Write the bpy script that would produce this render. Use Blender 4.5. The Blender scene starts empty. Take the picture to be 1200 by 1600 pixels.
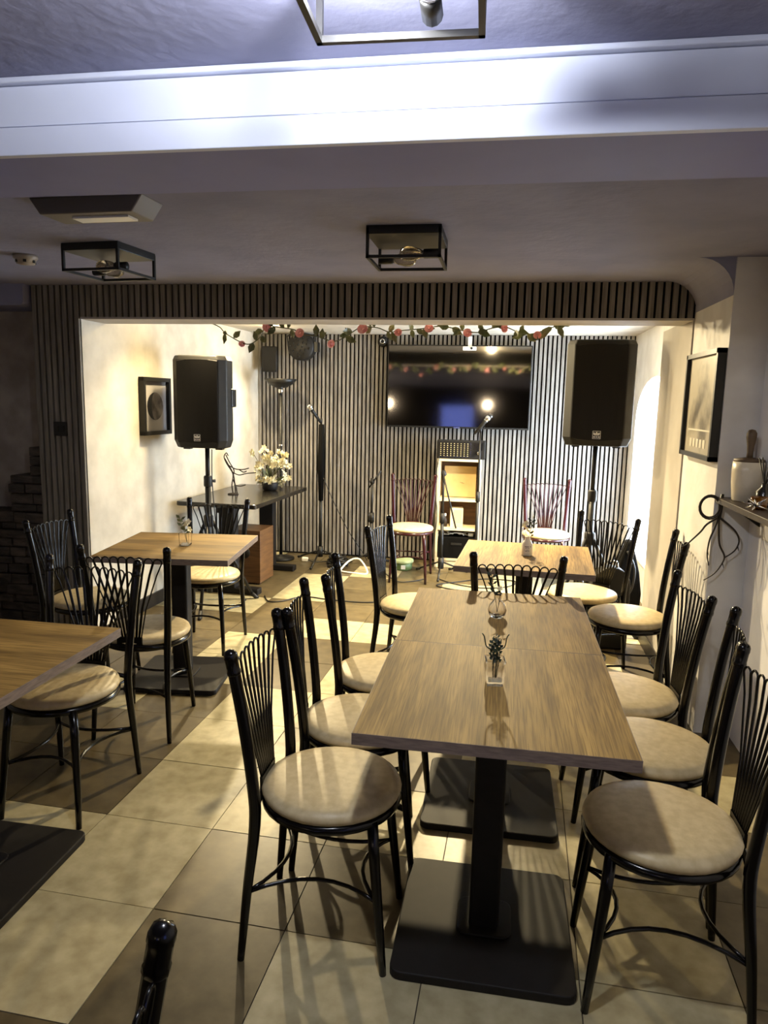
import bpy, math, random
from mathutils import Vector, Matrix
random.seed(7)
PI = math.pi
S = bpy.context.scene
COL = S.collection

# ------------------------------------------------------------------ camera
cd = bpy.data.cameras.new('camera'); cam = bpy.data.objects.new('camera', cd); COL.objects.link(cam)
cd.sensor_fit = 'VERTICAL'; cd.sensor_height = 36.0; cd.lens = 36.0*1113/1600; cd.clip_start = 0.02
_f = 1113.0
_Y = Vector((188, -170, _f)).normalized()                 # room axes seen from the lens (x right, y down, z forward)
_X = Vector((6900, 320, -_f)); _X = (_X-_Y*_X.dot(_Y)).normalized()
_Dn = _Y.cross(_X)
if _Dn.y < 0: _Dn = -_Dn
_w = lambda i: Vector((_X[i], _Y[i], -_Dn[i]))
_r, _d, _fw = _w(0), _w(1), _w(2)
M3 = Matrix((_r, -_d, -_fw)).transposed()
cam.matrix_world = Matrix.Translation((0, 0, 1.55)) @ M3.to_4x4()
S.camera = cam

# ------------------------------------------------------------------ world, exposure, light strengths
wd = bpy.data.worlds.new('dusk'); S.world = wd; wd.use_nodes = True
bg = wd.node_tree.nodes['Background']; bg.inputs[0].default_value = (0.16, 0.22, 0.75, 1); bg.inputs[1].default_value = 3.0
S.view_settings.view_transform = 'Standard'; S.view_settings.look = 'None'
S.view_settings.exposure = 0.0; S.view_settings.gamma = 1.0; S.view_settings.use_curve_mapping = False
BULB = 900.0          # lit bulb of the cage lamp near the camera
SPOT = 480.0          # frosted downlights over the stage
DOWN = 190.0           # watts thrown by each downlight's reflector
FWD = 430.0           # watts of the extra spot added to throw light over the tables
ARCH = 26.0           # bright frosted pane in the arched window
GLOBE = 80.0          # wall globes behind the camera
COOL = (.93, .96, 1.0); WARM = (1.0, 0.80, 0.46)

# ------------------------------------------------------------------ helpers
def srgb(r, g, b):
    f = lambda c: (c/255/12.92 if c/255 <= .04045 else ((c/255+.055)/1.055)**2.4)
    return (f(r), f(g), f(b), 1)

def newmat(name):
    m = bpy.data.materials.new(name); m.use_nodes = True
    return m, m.node_tree, m.node_tree.nodes['Principled BSDF']

def mat(name, c, rough=.5, metal=0, spec=.5, emit=0, ecol=None, trans=0, c2=None, scale=20, stretch=(1,1,1), bump=0,
        detail=4, lo=.35, hi=.65, rnd=0, coat=0, bscale=None, bdist=.002):
    m, t, b = newmat(name)
    N, L = t.nodes, t.links
    b.inputs['Base Color'].default_value = c; b.inputs['Roughness'].default_value = rough
    b.inputs['Metallic'].default_value = metal; b.inputs['Specular IOR Level'].default_value = spec
    b.inputs['Coat Weight'].default_value = coat; b.inputs['Transmission Weight'].default_value = trans
    if emit:
        b.inputs['Emission Color'].default_value = (*(ecol or c[:3])[:3], 1); b.inputs['Emission Strength'].default_value = emit
    if c2 or bump or rnd:
        tc = N.new('ShaderNodeTexCoord'); mp = N.new('ShaderNodeMapping'); mp.inputs['Scale'].default_value = stretch
        L.new(tc.outputs['Object'], mp.inputs['Vector'])
        out = None
        if c2:
            n = N.new('ShaderNodeTexNoise'); n.inputs['Scale'].default_value = scale; n.inputs['Detail'].default_value = detail
            vec = mp.outputs[0]
            if rnd:
                oi = N.new('ShaderNodeObjectInfo'); ad = N.new('ShaderNodeVectorMath'); ad.operation = 'ADD'
                mu = N.new('ShaderNodeMath'); mu.operation = 'MULTIPLY'; mu.inputs[1].default_value = 37
                L.new(oi.outputs['Random'], mu.inputs[0]); L.new(vec, ad.inputs[0]); L.new(mu.outputs[0], ad.inputs[1]); vec = ad.outputs[0]
            L.new(vec, n.inputs['Vector'])
            rp = N.new('ShaderNodeValToRGB'); rp.color_ramp.elements[0].position = lo; rp.color_ramp.elements[1].position = hi
            rp.color_ramp.elements[0].color = c; rp.color_ramp.elements[1].color = c2
            L.new(n.outputs['Fac'], rp.inputs[0]); out = rp.outputs[0]
        if rnd:
            oi = N.new('ShaderNodeObjectInfo'); mr = N.new('ShaderNodeMapRange')
            mr.inputs['To Min'].default_value = 1-rnd; mr.inputs['To Max'].default_value = 1+rnd
            L.new(oi.outputs['Random'], mr.inputs['Value'])
            h = N.new('ShaderNodeHueSaturation'); h.inputs['Color'].default_value = c
            L.new(mr.outputs[0], h.inputs['Value'])
            if out: L.new(out, h.inputs['Color'])
            out = h.outputs[0]
        if out: L.new(out, b.inputs['Base Color'])
        if bump:
            n2 = N.new('ShaderNodeTexNoise'); n2.inputs['Scale'].default_value = bscale or scale; n2.inputs['Detail'].default_value = 6
            L.new(mp.outputs[0], n2.inputs['Vector'])
            bp = N.new('ShaderNodeBump'); bp.inputs['Strength'].default_value = bump; bp.inputs['Distance'].default_value = bdist
            L.new(n2.outputs['Fac'], bp.inputs['Height']); L.new(bp.outputs[0], b.inputs['Normal'])
    return m

class MB:
    def __init__(s): s.v, s.f, s.sm = [], [], []
    def add(s, vs, fs, smooth=False):
        o = len(s.v); s.v += [tuple(p) for p in vs]; s.f += [tuple(i+o for i in f) for f in fs]; s.sm += [smooth]*len(fs); return s
    def box(s, c, d, R=None):
        x, y, z = d[0]/2, d[1]/2, d[2]/2
        vs = [Vector((a*x, b*y, e*z)) for e in (-1, 1) for b in (-1, 1) for a in (-1, 1)]
        if R is not None: vs = [R @ p for p in vs]
        c = Vector(c); vs = [p+c for p in vs]
        return s.add(vs, [(0,2,3,1), (4,5,7,6), (0,1,5,4), (2,6,7,3), (0,4,6,2), (1,3,7,5)])
    def bx(s, x0, x1, y0, y1, z0, z1): return s.box(((x0+x1)/2, (y0+y1)/2, (z0+z1)/2), (x1-x0, y1-y0, z1-z0))
    def tube(s, pts, r, n=8, cap=True, closed=False, smooth=True):
        P = [Vector(p) for p in pts]; m = len(P)
        rs = r if isinstance(r, (list, tuple)) else [r]*m
        T = []
        for i in range(m):
            a = P[(i-1) % m] if (closed or i > 0) else P[i]; b = P[(i+1) % m] if (closed or i < m-1) else P[i]
            T.append((b-a).normalized())
        u = T[0].orthogonal().normalized(); vs = []
        for i in range(m):
            u = u-T[i]*u.dot(T[i])
            u = u.normalized() if u.length > 1e-6 else T[i].orthogonal().normalized()
            w = T[i].cross(u)
            for k in range(n):
                a = 2*PI*k/n; vs.append(P[i]+(u*math.cos(a)+w*math.sin(a))*rs[i])
        fs = []
        for i in range(m if closed else m-1):
            j = (i+1) % m
            for k in range(n): fs.append((i*n+k, i*n+(k+1) % n, j*n+(k+1) % n, j*n+k))
        if cap and not closed: fs += [tuple(range(n))[::-1], tuple((m-1)*n+k for k in range(n))]
        return s.add(vs, fs, smooth)
    def lathe(s, prof, n=24, c=(0, 0, 0), smooth=True, axis=None):
        c = Vector(c); vs = []; fs = []
        for r, z in prof:
            for k in range(n):
                a = 2*PI*k/n; p = Vector((r*math.cos(a), r*math.sin(a), z)); vs.append((axis @ p if axis else p)+c)
        for i in range(len(prof)-1):
            for k in range(n): fs.append((i*n+k, i*n+(k+1) % n, (i+1)*n+(k+1) % n, (i+1)*n+k))
        if prof[0][0] > 1e-6: fs.append(tuple(range(n))[::-1])
        if prof[-1][0] > 1e-6: fs.append(tuple((len(prof)-1)*n+k for k in range(n)))
        return s.add(vs, fs, smooth)
    def prism(s, out, z0, z1, R=None, c=(0, 0, 0)):
        n = len(out); vs = [Vector((x, y, z)) for z in (z0, z1) for x, y in out]
        if R is not None: vs = [R @ p for p in vs]
        c = Vector(c); vs = [p+c for p in vs]
        fs = [tuple(range(n))[::-1], tuple(range(n, 2*n))]+[(i, (i+1) % n, n+(i+1) % n, n+i) for i in range(n)]
        return s.add(vs, fs)
    def ball(s, c, r, n=10, sc=(1, 1, 1)):
        c = Vector(c); k = n//2; vs = []; fs = []
        for i in range(k+1):
            t = PI*i/k
            for j in range(n):
                a = 2*PI*j/n; vs.append(c+Vector((r*sc[0]*math.sin(t)*math.cos(a), r*sc[1]*math.sin(t)*math.sin(a), r*sc[2]*math.cos(t))))
        for i in range(k):
            for j in range(n): fs.append((i*n+j, (i+1)*n+j, (i+1)*n+(j+1) % n, i*n+(j+1) % n))
        return s.add(vs, fs, True)
    def mesh(s, name, m):
        me = bpy.data.meshes.new(name); me.from_pydata(s.v, [], s.f); me.polygons.foreach_set('use_smooth', s.sm)
        me.validate(); me.update()
        for q in (m if isinstance(m, (list, tuple)) else [m]): me.materials.append(q)
        return me

def link(name, me, parent=None, loc=None, rz=None, label=None):
    o = bpy.data.objects.new(name, me); COL.objects.link(o)
    if parent: o.parent = parent
    if loc is not None: o.location = loc
    if rz is not None: o.rotation_euler = (0, 0, rz)
    if label: o['label'] = label
    return o
def obj(name, mb, m, parent=None, label=None, bevel=0, loc=None, rz=None):
    o = link(name, mb.mesh(name, m), parent, loc, rz, label)
    if bevel:
        b = o.modifiers.new('bevel', 'BEVEL'); b.width = bevel; b.segments = 2; b.limit_method = 'ANGLE'
    return o
def tag(o, label, cat, group=None):
    o['label'] = label; o['category'] = cat
    if group: o['group'] = group
    return o
def thing(name, label, cat, loc=(0, 0, 0), rz=0, group=None):
    o = bpy.data.objects.new(name, None); COL.objects.link(o); o.empty_display_size = .1
    o.location = loc; o.rotation_euler = (0, 0, rz); return tag(o, label, cat, group)
def struct(name, mb, m, parent=None, bevel=0):
    o = obj(name, mb, m, parent, bevel=bevel)
    if not parent: o['kind'] = 'structure'
    return o
def dup(root, loc, rz, label=None, group=None):
    r = root.copy(); COL.objects.link(r); r.location = loc; r.rotation_euler = (0, 0, rz)
    if label: r['label'] = label
    if group: r['group'] = group
    for ch in list(root.children):
        c = ch.copy(); COL.objects.link(c); c.parent = r
        for g in list(ch.children):
            d = g.copy(); COL.objects.link(d); d.parent = c
    return r
def spline(P, k=6):
    P = [Vector(p) for p in P]; out = []
    for i in range(len(P)-1):
        a, b, c, d = P[max(i-1, 0)], P[i], P[i+1], P[min(i+2, len(P)-1)]
        for j in range(k):
            t = j/k; out.append(.5*((2*b)+(c-a)*t+(2*a-5*b+4*c-d)*t*t+(3*b-a-3*c+d)*t**3))
    return out+[P[-1]]
def rounded(w, d, r, k=4):
    o = []
    for cx, cy, a0 in ((w/2-r, d/2-r, 0), (-w/2+r, d/2-r, PI/2), (-w/2+r, -d/2+r, PI), (w/2-r, -d/2+r, 1.5*PI)):
        o += [(cx+r*math.cos(a0+PI/2*i/k), cy+r*math.sin(a0+PI/2*i/k)) for i in range(k+1)]
    return o
RX = lambda a: Matrix.Rotation(a, 3, 'X'); RY = lambda a: Matrix.Rotation(a, 3, 'Y'); RZ = lambda a: Matrix.Rotation(a, 3, 'Z')

# ------------------------------------------------------------------ materials
M_plaster = mat('cream_plaster', srgb(206, 198, 182), .85, spec=.2, c2=srgb(188, 180, 164), scale=6, bump=.35, bscale=14, bdist=.004)
M_white = mat('white_plaster', srgb(222, 220, 218), .85, spec=.2, c2=srgb(206, 203, 200), scale=5, bump=.4, bscale=18, bdist=.004)
M_wallb = mat('brightened_plaster', srgb(244, 243, 246), .85, spec=.2, c2=srgb(232, 231, 236), scale=5, bump=.4, bscale=18, bdist=.004)  # white plaster made paler so these walls look more brightly lit
M_greypl = mat('grey_plaster', srgb(170, 160, 148), .9, spec=.2, c2=srgb(146, 136, 126), scale=7, bump=.6, bscale=30, bdist=.006)
M_reveal = mat('reveal_plaster', srgb(178, 172, 164), .85, spec=.2, c2=srgb(168, 162, 154), scale=5, bump=.2)
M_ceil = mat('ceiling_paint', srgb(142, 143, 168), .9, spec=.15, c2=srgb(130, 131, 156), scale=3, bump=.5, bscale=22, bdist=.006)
M_ceilup = mat('textured_ceiling', srgb(190, 194, 208), .9, spec=.15, c2=srgb(172, 175, 190), scale=4, bump=.9, bscale=26, bdist=.012)
M_beam = mat('shade_tinted_paint', srgb(136, 139, 186), .6, spec=.3, c2=srgb(128, 131, 178), scale=3)  # purple-grey of the shaded soffit put into the paint colour
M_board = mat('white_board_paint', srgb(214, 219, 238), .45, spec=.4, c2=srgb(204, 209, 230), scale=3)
M_felt = mat('black_felt', srgb(12, 11, 10), .95, spec=.1)
M_slat = mat('grey_oak_slat', srgb(154, 149, 144), .6, spec=.3, c2=srgb(104, 100, 95), scale=9, stretch=(8, 8, .5), lo=.3, hi=.7, rnd=.14)
M_slatdk = mat('smoked_oak_slat', srgb(138, 131, 120), .65, spec=.3, c2=srgb(100, 95, 87), scale=9, stretch=(8, 8, .5), lo=.3, hi=.7, rnd=.12)
M_grout = mat('dark_grout', srgb(70, 62, 50), .9)
M_tileL = mat('pale_stone_tile', srgb(186, 176, 141), .38, spec=.4, c2=srgb(150, 139, 106), scale=16, detail=8, lo=.3, hi=.75, rnd=.07, bump=.15, bscale=70, bdist=.001)
M_tileD = mat('dark_stone_tile', srgb(102, 90, 64), .36, spec=.4, c2=srgb(74, 64, 44), scale=14, detail=8, lo=.3, hi=.75, rnd=.16, bump=.15, bscale=70, bdist=.001)
M_black = mat('black_metal', srgb(16, 15, 14), .45, metal=.0, spec=.4)
M_chair = mat('black_enamel', srgb(9, 7, 7), .2, spec=.35)
M_burg = mat('burgundy_enamel', srgb(46, 15, 20), .22, spec=.4)
M_vinyl = mat('beige_vinyl', srgb(208, 190, 150), .42, spec=.4, c2=srgb(192, 173, 132), scale=40, bump=.12, bscale=160, bdist=.001)
M_base = mat('matt_black_steel', srgb(22, 18, 17), .6, spec=.3, c2=srgb(17, 14, 13), scale=30)
M_plastic = mat('black_plastic', srgb(24, 22, 20), .55, spec=.4, bump=.2, bscale=300, bdist=.001)
M_grille = mat('black_grille', srgb(14, 12, 11), .6, spec=.25, c2=srgb(24, 21, 18), scale=260, bump=.4, bscale=300, bdist=.001)
M_wtable = None
M_dkwood = mat('dark_wood', srgb(52, 40, 30), .4, spec=.4, c2=srgb(36, 27, 20), scale=8, stretch=(1, 8, 8))
M_blacktop = mat('black_lacquer', srgb(26, 23, 20), .22, spec=.6)
M_mirror = mat('tv_glass', (.19, .18, .17, 1), .06, metal=1)
M_chrome = mat('chrome', srgb(210, 210, 210), .15, metal=1)
M_glass = mat('clear_glass', (1, 1, 1, 1), .03, trans=1)
M_amber = mat('amber_glass', srgb(170, 110, 30), .05, trans=.8)
M_cream = mat('cream_card', srgb(230, 214, 178), .7, c2=srgb(214, 196, 158), scale=8)
M_whitep = mat('white_plastic', srgb(232, 230, 224), .4)
M_leaf = mat('garland_leaf', srgb(118, 122, 84), .5, c2=srgb(76, 86, 54), scale=12, rnd=.25)
M_leafd = mat('dark_leaf', srgb(34, 46, 26), .5)
M_rose = mat('pink_rose', srgb(246, 188, 186), .6, c2=srgb(222, 140, 144), scale=30, rnd=.15)
M_stem = mat('green_stem', srgb(70, 72, 44), .6)
M_petal = mat('cream_blossom', srgb(250, 244, 218), .6, c2=srgb(236, 224, 178), scale=30)
M_twig = mat('dark_twig', srgb(44, 34, 26), .7)
M_brown = mat('brown_veneer', srgb(110, 78, 46), .45, c2=srgb(84, 58, 34), scale=6, stretch=(1, 1, 8))
M_slate = mat('slate_stone', srgb(74, 64, 56), .55, c2=srgb(38, 32, 28), scale=9, stretch=(1, 1, 4), rnd=.3, bump=.6, bscale=30, bdist=.01)
M_bulbglass = mat('bulb_glass', srgb(200, 190, 170), .05, trans=.9)
M_cork = mat('pestle_wood', srgb(92, 74, 54), .55, c2=srgb(70, 54, 38), scale=10, stretch=(1, 1, .3))
M_jar = mat('stone_glaze', srgb(214, 204, 184), .35, c2=srgb(186, 172, 146), scale=7, lo=.4, hi=.7)
M_cable = mat('cable_rubber', srgb(16, 14, 13), .5)

def wood():
    m, t, b = newmat('oak_laminate'); N, L = t.nodes, t.links
    tc = N.new('ShaderNodeTexCoord')
    def noise(sc, st, det):
        mp = N.new('ShaderNodeMapping'); mp.inputs['Scale'].default_value = st; L.new(tc.outputs['Object'], mp.inputs[0])
        oi = N.new('ShaderNodeObjectInfo'); ad = N.new('ShaderNodeVectorMath'); mu = N.new('ShaderNodeMath'); mu.operation = 'MULTIPLY'
        mu.inputs[1].default_value = 50; L.new(oi.outputs['Random'], mu.inputs[0]); L.new(mp.outputs[0], ad.inputs[0]); L.new(mu.outputs[0], ad.inputs[1])
        n = N.new('ShaderNodeTexNoise'); n.inputs['Scale'].default_value = sc; n.inputs['Detail'].default_value = det
        L.new(ad.outputs[0], n.inputs['Vector']); return n.outputs['Fac']
    def ramp(f, a, ca, bb, cb):
        r = N.new('ShaderNodeValToRGB'); e = r.color_ramp.elements; e[0].position = a; e[0].color = ca; e[1].position = bb; e[1].color = cb
        L.new(f, r.inputs[0]); return r.outputs[0]
    broad = ramp(noise(3, (4.5, .5, 1), 3), .36, srgb(108, 84, 44), .64, srgb(156, 127, 73))
    fine = ramp(noise(22, (13, .35, 1), 8), .38, (.52, .48, .42, 1), .58, (1.08, 1.07, 1.04, 1))
    mx = N.new('ShaderNodeMix'); mx.data_type = 'RGBA'; mx.blend_type = 'MULTIPLY'; mx.inputs[0].default_value = .85
    L.new(broad, mx.inputs[6]); L.new(fine, mx.inputs[7]); L.new(mx.outputs[2], b.inputs['Base Color'])
    b.inputs['Roughness'].default_value = .6; b.inputs['Specular IOR Level'].default_value = .15
    return m
M_wood = wood()
M_edge = mat('laminate_edge', srgb(128, 112, 102), .5, c2=srgb(104, 90, 82), scale=10, stretch=(3, 3, 20))

# ------------------------------------------------------------------ room shell
Y1, ZB, ZC = 4.07, 2.012, 2.20          # stage opening: plane, lintel underside, dining-room ceiling
YB = 6.90                               # stage back wall
fl = struct('floor', MB().bx(-3.6, 1.5, -4.1, 7.1, -.06, -.004), M_grout)
TU, TV, TO, TP = Vector((1, -.028, 0)), Vector((.028, 1, 0)), Vector((-.987, 1.828, 0)), .42
LIGHT = {(-1,-1),(1,-1),(2,-1),(3,-1),(-2,0),(-3,0),(-1,0),(3,0),(-1,1),(0,1),(1,1),(2,1),(-1,2),(0,2),(2,2),(3,2),(-3,3),(-1,3),(0,3),(2,3),
         (-2,4),(0,4),(2,4),(-2,5),(-4,5),(1,5),(3,5),(-1,6),(0,6),(2,6),(-3,7),(-4,7),(2,7),(4,7),(-2,8),(1,8),(3,8),(-2,9),(1,9),(2,9),(3,9),(-1,10),(2,10),
         (4,6),(-4,11),(0,12),(-2,-2),(0,-2),(1,-2),(3,1),(4,2)}
tm = {}
for key, m in (('L', M_tileL), ('D', M_tileD)):
    g = .0035; h = TP-g
    vs = [(-h/2, -h/2), (h/2, -h/2), (h/2, h/2), (-h/2, h/2)]
    vs = [TU*a+TV*b for a, b in vs]
    tm[key] = MB().prism([(v.x, v.y) for v in vs], -.012, 0).mesh('floor_tile', m)
for j in range(-3, 13):
    for i in range(-6, 6):
        c = TO+TU*((i+.5)*TP)+TV*((j+.5)*TP)
        if not (-3.5 < c.x < 1.45 and .6 < c.y < 6.75): continue
        if c.x > .85 and 3.5 < c.y < 4.9: continue
        if c.x < -2.6 and c.y > 4.1 or c.x > 1.2: continue
        link('floor_tile', tm['L' if (i, j) in LIGHT else 'D'], fl, c+Vector((0, 0, random.uniform(-.0008, .0008))))

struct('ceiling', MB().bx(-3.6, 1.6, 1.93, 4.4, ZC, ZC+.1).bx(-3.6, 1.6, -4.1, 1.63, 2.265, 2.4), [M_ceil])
struct('ceiling_stage', MB().bx(-2.75, 1.5, 4.32, 7.05, 2.175, 2.3), M_plaster)
# white beam across the room with its boards
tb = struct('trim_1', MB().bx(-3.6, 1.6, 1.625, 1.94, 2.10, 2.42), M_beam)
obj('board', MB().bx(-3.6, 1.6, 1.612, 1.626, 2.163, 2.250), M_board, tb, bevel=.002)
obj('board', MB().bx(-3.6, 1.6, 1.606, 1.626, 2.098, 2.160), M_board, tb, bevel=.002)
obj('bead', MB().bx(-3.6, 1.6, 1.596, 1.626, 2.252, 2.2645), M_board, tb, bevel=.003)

# stage walls
def leftx(y): return -2.52+.049*(y-4.86)
xa, xb = leftx(Y1), leftx(7.05)
struct('wall_stage_left', MB().prism([(xa, Y1+.02), (xb, 7.05), (xb-.14, 7.05), (xa-.14, Y1+.02)], 0, 2.2), M_plaster)
struct('baseboard_left', MB().prism([(leftx(4.34)+.001, 4.34), (leftx(6.86)+.001, 6.86), (leftx(6.86)+.016, 6.86), (leftx(4.34)+.016, 4.34)], 0, .095), mat('dark_skirting', srgb(30, 25, 22), .4))
wb = struct('wall_back', MB().bx(-2.6, 1.5, YB, YB+.15, 0, 2.2), M_felt)
sl = MB().box((0, 0, 0), (.0245, .02, 2.17)).mesh('slat', M_slat)
x = -2.40
while x < 1.14:
    link('slat', sl, wb, (x, YB-.010, 1.088)); x += .0405
struct('baseboard_back', MB().bx(-2.4, 1.15, YB-.035, YB-.021, 0, .012), M_felt)
# right stage wall with an arched window
AY0, AY1, AZ = 5.15, 6.62, 1.42
def arch(y0, y1, zs, k=14, grow=0.0):
    r = (y1-y0)/2+grow; cy = (y0+y1)/2
    return [(cy+r*math.cos(PI*i/k), zs+(.36/((y1-y0)/2))*r*math.sin(PI*i/k)) for i in range(k+1)]
rw = MB()
ar = arch(AY0, AY1, AZ)
TR = Matrix(((0, 0, 1), (1, 0, 0), (0, 1, 0)))
rw.bx(1.15, 1.45, 4.78, AY0, 0, 2.2).bx(1.15, 1.45, AY1, 7.05, 0, 2.2).bx(1.15, 1.45, AY0, AY1, 0, .34)
for i in range(len(ar)-1):
    (ya, za), (yb, zb2) = ar[i], ar[i+1]
    rw.add([(1.15, ya, za), (1.15, yb, zb2), (1.15, yb, 2.2), (1.15, ya, 2.2), (1.45, ya, za), (1.45, yb, zb2), (1.45, yb, 2.2), (1.45, ya, 2.2)],
           [(0, 1, 2, 3), (4, 7, 6, 5), (0, 4, 5, 1), (0, 3, 7, 4), (1, 5, 6, 2)])
struct('wall_stage_right', rw, M_white)
wn = struct('window_1', MB().prism(ar+[(AY0, .34), (AY1, .34)], 1.375, 1.385, TR),
            mat('lit_frosted_pane', srgb(225, 236, 255), .6, emit=ARCH, ecol=(.66, .82, 1.0)))
fr = MB()
pa = [(1.355, a, b) for a, b in arch(AY0, AY1, AZ, grow=-.02)]
fr.tube(pa+[(1.355, AY0+.02, .36), (1.355, AY1-.02, .36)], .022, 6, closed=True)
obj('window_frame', fr, M_board, wn)
obj('mullion', MB().bx(1.34, 1.372, 5.87, 5.9, .36, 1.78), M_board, wn)
struct('trim_2', MB().bx(1.12, 1.16, AY0-.02, AY1+.02, .31, .345), M_board, bevel=.004)
# stage opening: lintel + left pier with vertical slats, right pier
lp = struct('wall_lintel', MB().bx(xa, .97, Y1+.02, 4.34, ZB, 2.25), M_felt)
struct('trim_3', MB().bx(xa+.002, .97, Y1+.005, 4.345, ZB-.012, ZB), M_reveal)
pr = struct('wall_pier_left', MB().bx(-2.872, xa, Y1+.02, 4.34, 0, 2.25), M_felt)
s1 = MB().box((0, 0, 0), (.027, .02, ZC-ZB)).mesh('slat', M_slatdk); s2 = MB().box((0, 0, 0), (.027, .02, ZC)).mesh('slat', M_slatdk)
x = -2.857
while x < .965:
    if x < xa-.005: link('slat', s2, pr, (x, Y1+.011, ZC/2))
    else: link('slat', s1, lp, (x, Y1+.011, (ZC+ZB)/2))
    x += .0400
struct('wall_pier_right', MB().bx(.97, 1.6, 3.44, 4.80, 0, 2.25), M_white)
struct('trim_4', MB().bx(.962, .972, 4.08, 4.80, .1, ZB), M_reveal)
struct('baseboard_pier', MB().bx(.955, .971, 4.10, 4.805, 0, .1), mat('dark_skirting_2', srgb(30, 25, 22), .4))
cv = MB()                                                   # coved corner between pier and ceiling
k = 8; R = .16
pts = [(.97, ZC-R)]+[(.97-R+R*math.cos(a*PI/2/k), ZC-R+R*math.sin(a*PI/2/k)) for a in range(k+1)]+[(.97, ZC)]
pts = [(.97, ZC-R)]+[(.97-R*(1-math.cos(PI/2*a/k)), ZC-R*(1-math.sin(PI/2*a/k))) for a in range(k+1)]+[(.975, ZC+.01)]
cv.prism(pts, 3.44, 4.07, Matrix(((1, 0, 0), (0, 0, 1), (0, 1, 0))))
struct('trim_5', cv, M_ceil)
# side walls of the dining room, rear wall with a window (all but the right one lie outside the frame)
struct('wall_right', MB().bx(1.13, 1.6, -.2, 3.44, 0, 2.3).bx(1.13, 1.6, -4.1, -1.5, 0, 2.3).bx(1.13, 1.6, -1.5, -.2, 0, .85).bx(1.13, 1.6, -1.5, -.2, 2.05, 2.3), M_wallb)
w2 = struct('window_2', MB().bx(1.30, 1.34, -1.5, -.2, .85, .9).bx(1.30, 1.34, -1.5, -.2, 2.0, 2.05).bx(1.30, 1.34, -1.5, -1.45, .85, 2.05).bx(1.30, 1.34, -.25, -.2, .85, 2.05), M_beam)
obj('pane', MB().bx(1.318, 1.322, -1.46, -.24, .89, 2.01), M_glass, w2)
struct('wall_left', MB().bx(-3.6, -3.45, -4.1, 4.4, 0, 2.3).bx(-3.45, -2.86, 4.34, 4.5, 0, 2.3), M_greypl)
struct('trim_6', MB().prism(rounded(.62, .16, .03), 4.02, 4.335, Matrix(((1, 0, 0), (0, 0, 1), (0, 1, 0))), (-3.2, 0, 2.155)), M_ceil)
struct('wall_rear', MB().bx(-3.6, -1.55, -4.2, -4.05, 0, 2.3).bx(-.7, 1.6, -4.2, -4.05, 0, 2.3).bx(-1.55, -.7, -4.2, -4.05, 0, .75).bx(-1.55, -.7, -4.2, -4.05, 1.5, 2.3), M_wallb)
struct('trim_7', MB().bx(-3.45, -1.58, -4.05, -4.02, 0, 1.92).bx(-.67, 1.13, -4.05, -4.02, 0, 1.92).bx(-1.58, -.67, -4.05, -4.02, 1.5, 1.92).bx(-1.58, -.67, -4.05, -4.02, 0, .75), M_dkwood)
w3 = struct('window_3', MB().bx(-1.55, -.7, -4.14, -4.10, .75, .79).bx(-1.55, -.7, -4.14, -4.10, 1.46, 1.5).bx(-1.55, -1.51, -4.14, -4.10, .75, 1.5).bx(-.74, -.7, -4.14, -4.10, .75, 1.5), M_beam)
obj('pane', MB().bx(-1.52, -.73, -4.122, -4.118, .78, 1.47), M_glass, w3)

# ------------------------------------------------------------------ ceiling fittings
def cage(loc, rz, label, lit=False):
    t = thing('cage_lamp', label, 'ceiling light', loc, rz, 'square cage ceiling lamps')
    s, h, b = .285, .118, .011
    q = .34 if lit else 1
    obj('canopy', MB().box((0, 0, -.016), (s*q, s*q, .032)), M_black, t, bevel=.002)
    if lit:
        z = -b/2; obj('upper_frame', MB().box((0, (s-b)/2, z), (s, b, b)).box((0, -(s-b)/2, z), (s, b, b)).box(((s-b)/2, 0, z), (b, s, b)).box((-(s-b)/2, 0, z), (b, s, b)), M_black, t)
    for a in (-1, 1):
        for c in (-1, 1): obj('upright', MB().box((a*(s-b)/2, c*(s-b)/2, -h/2-.004), (b, b, h-.008)), M_black, t)
    f = MB(); z = -h+b/2
    f.box((0, (s-b)/2, z), (s, b, b)).box((0, -(s-b)/2, z), (s, b, b)).box(((s-b)/2, 0, z), (b, s, b)).box((-(s-b)/2, 0, z), (b, s, b))
    obj('lower_frame', f, M_black, t)
    for a in (-1, 1):
        R = RY(PI/2)
        obj('socket', MB().lathe([(.018, -.125), (.018, -.07), (.014, -.066)], 12, (0, a*.055, -.088), axis=R if a > 0 else RY(-PI/2)), M_black, t)
        on = lit and a < 0
        bm = mat('lit_bulb', (1, 1, 1, 1), .3, emit=BULB, ecol=COOL) if on else M_bulbglass
        obj('bulb', MB().lathe([(.012, -.066), (.02, -.05), (.028, -.02), (.028, 0), (.02, .02), (.0, .028)], 14, (0, a*.055, -.088), axis=R if a > 0 else RY(-PI/2)), bm, t,
            label='glowing bulb' if on else None)
    return t
cage((-.40, 2.90, ZC), .0, 'unlit black square cage lamp hanging right of the other unlit one')
cage((-1.785, 3.10, ZC), -.10, 'unlit black square cage lamp beside the smoke alarm')
cage((-.197, 1.15, 2.265), -PI/2+.03, 'lit black square cage lamp in front of the white beam', True)

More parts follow.
